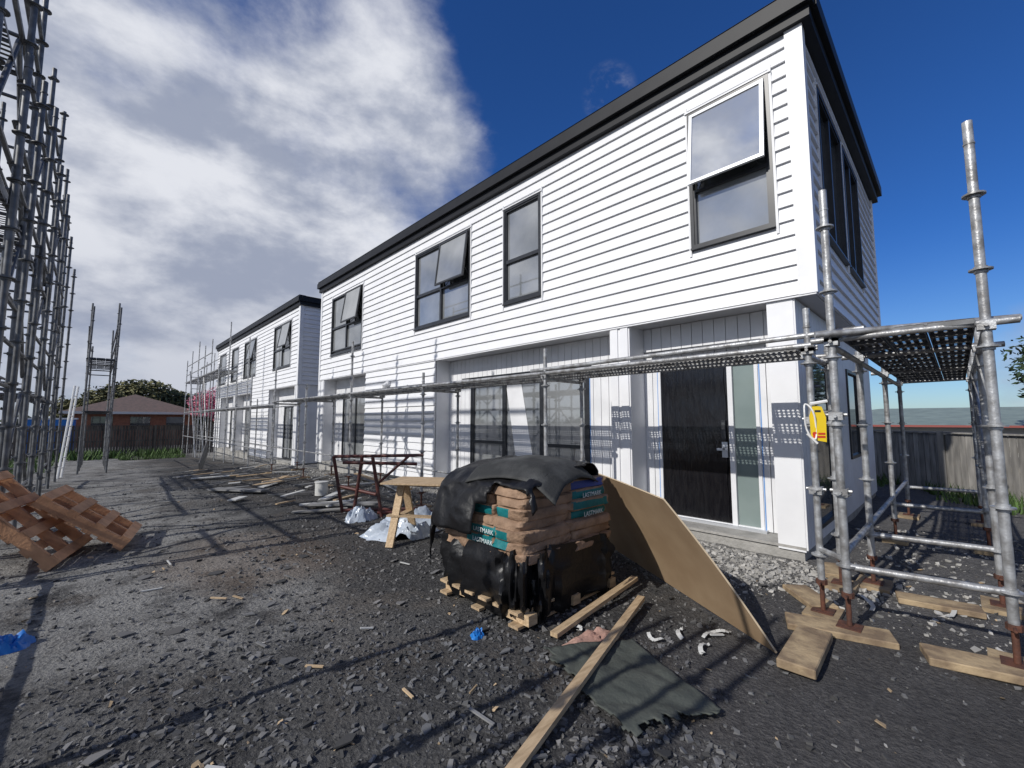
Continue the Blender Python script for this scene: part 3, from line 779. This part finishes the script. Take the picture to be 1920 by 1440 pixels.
for k in range(110):
    x,y=None,None
    while x is None or x>5 or (x>2 and y<1):
        r=random.uniform(1.3,7);a=R(random.uniform(0,75));x=r*math.sin(a);y=r*math.cos(a)
    n_=6;s=random.uniform(.02,.075);z=gz(x,y)+.012;tx,ty=random.uniform(-.25,.25),random.uniform(-.25,.25)
    V=[]
    for i in range(n_):
        t=i/n_*6.28;rr=s*random.uniform(.4,1.1);dx,dy=rr*math.cos(t),rr*.7*math.sin(t);V.append((x+dx,y+dy,z+dx*tx+dy*ty+.006))
    V2=[(a,b_,c-.008) for a,b_,c in V]
    m.add(V+V2,[tuple(range(n_)),tuple(range(2*n_-1,n_-1,-1))]+[(i,n_+i,n_+(i+1)%n_,(i+1)%n_) for i in range(n_)],STONE)
m.obj('slate_shards')

# ------------------------------------------------------------ orange pallets on the left
def pallet(name,loc,rot,L_=1.1,W_=1.0):
    q=M()
    for y in(0,(W_-.045)/2,W_-.045):
        q.box(0,L_,y,y+.045,.0225,.12,PAL)
    for k in range(4):
        x=k*(L_-.1)/3;q.box(x,x+.1,0,W_,.1205,.143,PAL)
    for k in range(6):
        x=k*(L_-.1)/5;q.box(x,x+.1,0,W_,0,.022,PAL)
    o=q.obj(name);o.location=loc;o.rotation_euler=rot;return o
pallet('timber_pallet',(-1.02,6.6,.84),(0,R(48),R(-14)),1.15,.95)
pallet('timber_pallet',(-.45,6.85,.60),(0,R(38),R(-10)),.95,.85)

# ------------------------------------------------------------ trestle table
m=M()
ta=Vector((2.78,5.0,.70));tb=Vector((3.55,3.95,.70))
m.beam(ta+Vector((-.03,.05,.04)),tb+Vector((.03,-.05,.04)),.62,.018,PINE)
m.beam(ta,tb,.09,.045,PINE)
dn=Vector((.81,.59,0)).normalized()
for t in(.08,.88):
    c=ta.lerp(tb,t)
    for s_ in(-1,1):
        ft=c+dn*.36*s_;ft.z=gz(ft.x,ft.y);m.beam(c+dn*.05*s_,ft,.09,.04,PINE)
    a=c+dn*.22;b_=c-dn*.22;a.z=b_.z=.33;m.beam(a,b_,.09,.02,PINE)
a=ta-dn*.2;b_=tb-dn*.2;a.z=b_.z=.35;m.beam(a,b_,.09,.02,PINE)
m.obj('sawhorse_table')

# ------------------------------------------------------------ red-brown steel frame
m=M();rr=.026
A_=Vector((2.78,7.0,.92));B_=Vector((3.75,5.9,.95));C_=Vector((3.0,6.7,.02));D_=Vector((3.25,6.25,.02))
m.tube(A_,B_,rr,REDST);m.tube(A_+Vector((.05,-.25,-.08)),B_+Vector((-.05,.1,-.14)),rr,REDST)
m.tube(A_,(2.95,7.0,.02),rr,REDST);m.tube((3.05,6.55,.95),C_,rr,REDST);m.tube((3.1,6.3,.93),D_,rr,REDST)
m.tube((2.86,6.98,.45),(3.2,6.35,.35),rr,REDST);m.tube((2.95,6.95,.06),(3.9,6.2,.06),rr,REDST);m.tube((3.2,6.3,.08),(4.1,5.7,.06),rr,REDST)
m.tube((3.6,6.05,.95),(3.2,6.35,.5),rr*.8,REDST)
m.obj('steel_trestle_frame',None,True)
m=M();m.tube((3.35,9.0,.0),(3.35,9.0,.26),.12,WTAPE,16);m.tube((3.35,9.0,.25),(3.35,9.0,.27),.132,WTAPE,16);m.obj('plastic_bucket',None,True)
m=M();m.beam((2.6,17.9,-.2),(2.9,18.6,.55),.8,.02,GREYW,up=(1,0,.2));m.obj('leaning_board')
m=M()
for k in range(7):m.beam((4.3+.06*k,7.2+.1*k,.06+.03*(k%3)),(5.1-.03*k,10.0+.2*k,.08+.03*(k%2)),.09,.04,random.choice([GREYW,PINE,WTAPE]))
m.obj('timber_pile')

# ------------------------------------------------------------ fences
def fence(name,p,q,h,mt,zf=slope,pw=.13,cap=True):
    m=M();p=Vector(p);q=Vector(q);d=(q-p);L_=d.length;d.normalize();n=int(L_/pw);s=Vector((-d.y,d.x))
    for i in range(n):
        c=p+d*(i+.5)*pw;z=zf(c.x,c.y);hh=h+random.uniform(-.02,.02)
        e=c+d*(pw*.42);f=c-d*(pw*.42);t=s*.01
        m.add([(*(v),zz) for zz in(z-.05,z+hh) for v in(f-t,e-t,e+t,f+t)],[(0,1,5,4),(1,2,6,5),(2,3,7,6),(3,0,4,7),(4,5,6,7)],mt)
    for zz in(.3,h*.5,h-.25):
        a=p+s*.03;b_=q+s*.03;m.beam((a.x,a.y,zf(a.x,a.y)+zz),(b_.x,b_.y,zf(b_.x,b_.y)+zz),.05,.09,mt)
    if cap:m.beam((p.x,p.y,zf(p.x,p.y)+h+.02),(q.x,q.y,zf(q.x,q.y)+h+.02),.12,.03,mt)
    i=0
    while i*2.4<L_:
        c=p+d*i*2.4-s*.05;m.box(c.x-.05,c.x+.05,c.y-.05,c.y+.05,zf(c.x,c.y)-.1,zf(c.x,c.y)+h+.05,mt);i+=1
    return m.obj(name)
fence('paling_fence',(-14,36),(11.5,36),1.85,FENCE)
fence('paling_fence',(18,5.2),(8.3,-4.0),1.22,FENCE2,zf=lambda x,y:0)
fence('paling_fence',(11.5,36),(18,5.2),1.6,FENCE)

# ------------------------------------------------------------ distant houses
def hip(name,x0,x1,y0,y1,zb,ze,zr,wall,roof,fas=None,ov=.5,win=True,fh=.2):
    E=empty(name);m=M();m.box(x0,x1,y0,y1,zb,ze,wall);m.obj('walls',E)
    m=M();a=[(x0-ov,y0-ov,ze),(x1+ov,y0-ov,ze),(x1+ov,y1+ov,ze),(x0-ov,y1+ov,ze)]
    if x1-x0>=y1-y0:
        k=(y1-y0)/2;r=[(x0+k,(y0+y1)/2,zr),(x1-k,(y0+y1)/2,zr)];F=[(0,1,5,4),(1,2,5),(2,3,4,5),(3,0,4),(3,2,1,0)]
    else:
        k=(x1-x0)/2;r=[((x0+x1)/2,y0+k,zr),((x0+x1)/2,y1-k,zr)];F=[(0,1,4),(1,2,5,4),(2,3,5),(3,0,4,5),(3,2,1,0)]
    m.add(a+r,F,roof)
    if fas:
        for (p,q) in((0,1),(1,2),(2,3),(3,0)):m.beam((a[p][0],a[p][1],ze-fh*.4),(a[q][0],a[q][1],ze-fh*.4),.04,fh,fas)
    m.obj('roof',E)
    if win:
        m=M()
        for k in range(3):
            t=x0+(x1-x0)*(.15+.3*k);m.box(t,t+1.3,y0-.04,y0-.002,ze-1.5,ze-.4,GLASSD)
            t=y0+(y1-y0)*(.15+.3*k);m.box(x0-.04,x0-.002,t,t+1.2,ze-1.5,ze-.4,GLASSD)
        m.obj('windows',E)
hip('brick_bungalow',-1.5,6.5,49,57,-.9,2.2,3.9,BRICK,TILE,WWALL,.6)
hip('brick_bungalow',-16,-7,52,60,-.9,2.2,3.9,BRICK,TILE,WWALL,.6)
hip('weatherboard_bungalow',27,37,-9,8,-.8,1.28,2.15,WWALL,GROOF,REDF,.6,True,.09)
m=M();m.box(-3.2,-1.0,40,43,-.8,1.55,PLASBL);m.box(-3.3,-.9,39.95,43.05,1.55,1.65,CREAM);m.obj('blue_shed')

# ------------------------------------------------------------ trees and weeds
def tree(name,x,y,z,h,crowns,leaf,n,ls=.28,trunk=.22):
    E=empty(name);m=M()
    top=Vector((x,y,z+h*.55));p=Vector((x,y,z-.2))
    seg=5
    for i in range(seg):
        a=p.lerp(top,i/seg);b_=p.lerp(top,(i+1)/seg);m.tube(a,b_,trunk*(1-.13*i),BARK,8,False)
    for c in crowns:
        m.tube(p.lerp(top,.6),c[0],trunk*.35,BARK,6,False)
    m.obj('trunk_and_limbs',E)
    m=M();tot=sum(c[1]*c[1] for c in crowns)
    for c,r,q in crowns:
        c=Vector(c)
        for _ in range(int(n*r*r/tot)):
            d=Vector((random.gauss(0,1),random.gauss(0,1),random.gauss(0,1))).normalized()
            rr=r*(.35+.7*random.random()**.6)*(1+.28*noise.noise(d*2.3+c))
            if noise.noise(d*3.1+c*1.7)<-.35:continue
            pt=c+Vector((d.x*rr,d.y*rr,d.z*rr*q))
            u=Vector((random.gauss(0,1),random.gauss(0,1),random.gauss(0,.7))).normalized();w=u.orthogonal().normalized();s=ls*random.uniform(.5,1.2)
            m.add([pt-u*s,pt-w*s*.5,pt+u*s,pt+w*s*.5],[(0,1,2,3)],leaf)
    m.obj('foliage',E)
tree('pine_tree',2.5,66,-1,6.0,[((1.0,66,3.0),2.8,.8),((3.8,66,4.0),2.8,.8),((6.4,67,3.4),2.6,.7),((-1.5,67,2.4),2.2,.7)],LEAFY,15000,.26)
tree('broadleaf_tree',10.5,70,-1,5,[((10,70,2.9),2.6,.8),((13,71,2.6),2.6,.8)],LEAF,6000,.26)
tree('cherry_blossom_tree',7.4,47,-.8,4.6,[((7.0,47,2.9),1.3,.9),((8.0,47,3.5),1.2,.9),((8.2,47.5,2.3),1.2,.8)],PINK,4500,.10,.1)
tree('broadleaf_tree',24,-2.9,0,4.6,[((24,-3.0,3.4),1.6,.9),((24.5,-4.4,3.0),1.5,.9)],LEAFD,6000,.12)
tree('broadleaf_tree',34,9,0,4,[((34,10,2.6),2.0,.7)],LEAFD,2600,.16)
m=M()
for k in range(70):
    x=-300+k*9+random.uniform(-3,3);y=200+random.uniform(-20,40)
    for j in range(30):
        dx,dz=random.gauss(0,4),abs(random.gauss(0,2.2));s=random.uniform(.8,1.8)
        m.add([(x+dx-s,y,dz-2),(x+dx,y-s,dz-2+s*.3),(x+dx+s,y,dz-2),(x+dx,y,dz-2+s)],[(0,1,2,3)],LEAFD)
m.obj('distant_tree_line')
def weeds(name,regs,n):
    m=M()
    for (x0,x1,y0,y1,h) in regs:
        for _ in range(n):
            x=random.uniform(x0,x1);y=random.uniform(y0,y1);z=slope(x,y)
            if noise.noise(Vector((x*.9,y*.9,2)))<-.05:continue
            hh=h*random.uniform(.3,1);a=random.uniform(0,6.28);dx,dy=math.cos(a)*hh*.5,math.sin(a)*hh*.5;w=.03+.05*h
            m.add([(x-dy*w*3,y+dx*w*3,z),(x+dy*w*3,y-dx*w*3,z),(x+dx+.0,y+dy,z+hh),],[(0,1,2)],WEED)
    m.obj(name)
weeds('weeds',[(-2,4,32.8,35.8,.6),(-3,-1.2,22,35,.4),(1.0,3.8,30,33,.3)],1500)
weeds('weeds',[(9.0,10.5,-2.6,-.9,.35),(10.5,13.2,-.8,.6,.3),(12.5,15,.8,2.2,.3)],900)

# ------------------------------------------------------------ world and sun
sd=Vector((-1,.10,.70)).normalized()
wd=bpy.data.worlds.new('World');scene.world=wd;wd.use_nodes=True;nt=wd.node_tree;nt.nodes.clear();L=nt.links.new
out=nn(nt,'ShaderNodeOutputWorld');bg=nn(nt,'ShaderNodeBackground');bg.inputs[1].default_value=.1
sky=nn(nt,'ShaderNodeTexSky');sky.sky_type='NISHITA';sky.sun_disc=False;sky.sun_elevation=math.asin(sd.z);sky.sun_rotation=math.atan2(sd.x,sd.y);sky.air_density=1.0;sky.dust_density=.3;sky.ozone_density=3.0
tc=nn(nt,'ShaderNodeTexCoord');spw=nn(nt,'ShaderNodeSeparateXYZ');L(tc.outputs['Generated'],spw.inputs[0])
def N_(sc,det,rg,dist=0,off=(0,0,0),zs_=1.7):
    mp=nn(nt,'ShaderNodeMapping');mp.inputs['Scale'].default_value=(1,1,zs_);mp.inputs['Location'].default_value=off;L(tc.outputs['Generated'],mp.inputs[0])
    n=nn(nt,'ShaderNodeTexNoise');n.inputs['Scale'].default_value=sc;n.inputs['Detail'].default_value=det;n.inputs['Roughness'].default_value=rg;n.inputs['Distortion'].default_value=dist;L(mp.outputs[0],n.inputs['Vector']);return n.outputs['Fac']
def cen(v,ro,ri,amp=1.):
    v=Vector(v).normalized();d=nn(nt,'ShaderNodeVectorMath',operation='DOT_PRODUCT');d.inputs[1].default_value=v;L(tc.outputs['Generated'],d.inputs[0])
    return mr(d.outputs['Value'],math.cos(R(ro)),math.cos(R(ri)),0,amp)
mask=cen((.12,.90,.40),36,10,1.05)
for v,ro,ri,am in(((.33,.77,.50),20,5,.9),((.03,.977,.12),44,22,.9),((-.25,.8,.62),24,6,.85),((-.9,.3,.42),60,25,.8),((-.5,-.8,.3),45,15,.8),((1,-.28,.42),10,2,.4),((.9,-.5,.1),30,8,.6),((.8,-.1,.05),9,3,.6)):
    mask=ma('MAXIMUM',mask,cen(v,ro,ri,am))
mask2=ma('SUBTRACT',mask,cen((.16,1.1,1.12),13,3,.5))
wisp=ma('MULTIPLY',cen((.645,.41,.60),3.2,.3),.42)
n1=N_(3.4,12,.60,.12,(.3,.1,.0),1.5)
dens=ma('ADD',mask2,ma('MULTIPLY',ma('SUBTRACT',n1,.5),1.6))
dens=ma('MULTIPLY',mr(dens,.30,.98),mr(mask,0,.12))
dens=ma('MAXIMUM',dens,ma('MULTIPLY',wisp,mr(N_(9,8,.65,.2),.42,.7)))
sh_=ma('ADD',ma('MULTIPLY',N_(4.2,10,.58,.1,(.36,.16,-.07),1.9),.65),ma('MULTIPLY',N_(1.9,4,.5,0,(2.3,1.1,.7),2.6),.35))
shade=ma('MULTIPLY',mr(sh_,.40,.58),mr(spw.outputs[2],.0,.42,.55,1.))
ccol=mix(shade,(3.3,3.7,4.8),(7.6,7.8,8.4))
tn=mix(mr(spw.outputs[2],.0,.35),(.55,.72,.95),(.22,.52,1.0))
tint=nn(nt,'ShaderNodeVectorMath',operation='MULTIPLY');L(tn,tint.inputs[1]);L(sky.outputs[0],tint.inputs[0])
fin=mix(dens,tint.outputs[0],ccol)
L(fin,bg.inputs[0]);L(bg.outputs[0],out.inputs[0])
su=bpy.data.lights.new('sun','SUN');su.energy=3.8;su.angle=R(.53);su.color=(1,.965,.91)
so_=bpy.data.objects.new('sun',su);COL.objects.link(so_);so_.rotation_euler=sd.to_track_quat('Z','Y').to_euler();so_.location=(-20,2,20)

# ------------------------------------------------------------ camera
ca=bpy.data.cameras.new('camera');co=bpy.data.objects.new('camera',ca);COL.objects.link(co)
ca.sensor_width=36;ca.lens=15.09;ca.clip_start=.05;ca.clip_end=2000
co.location=(0,0,1.5);co.rotation_euler=(R(90)+math.atan(68/805.),0,R(-44))
scene.camera=co
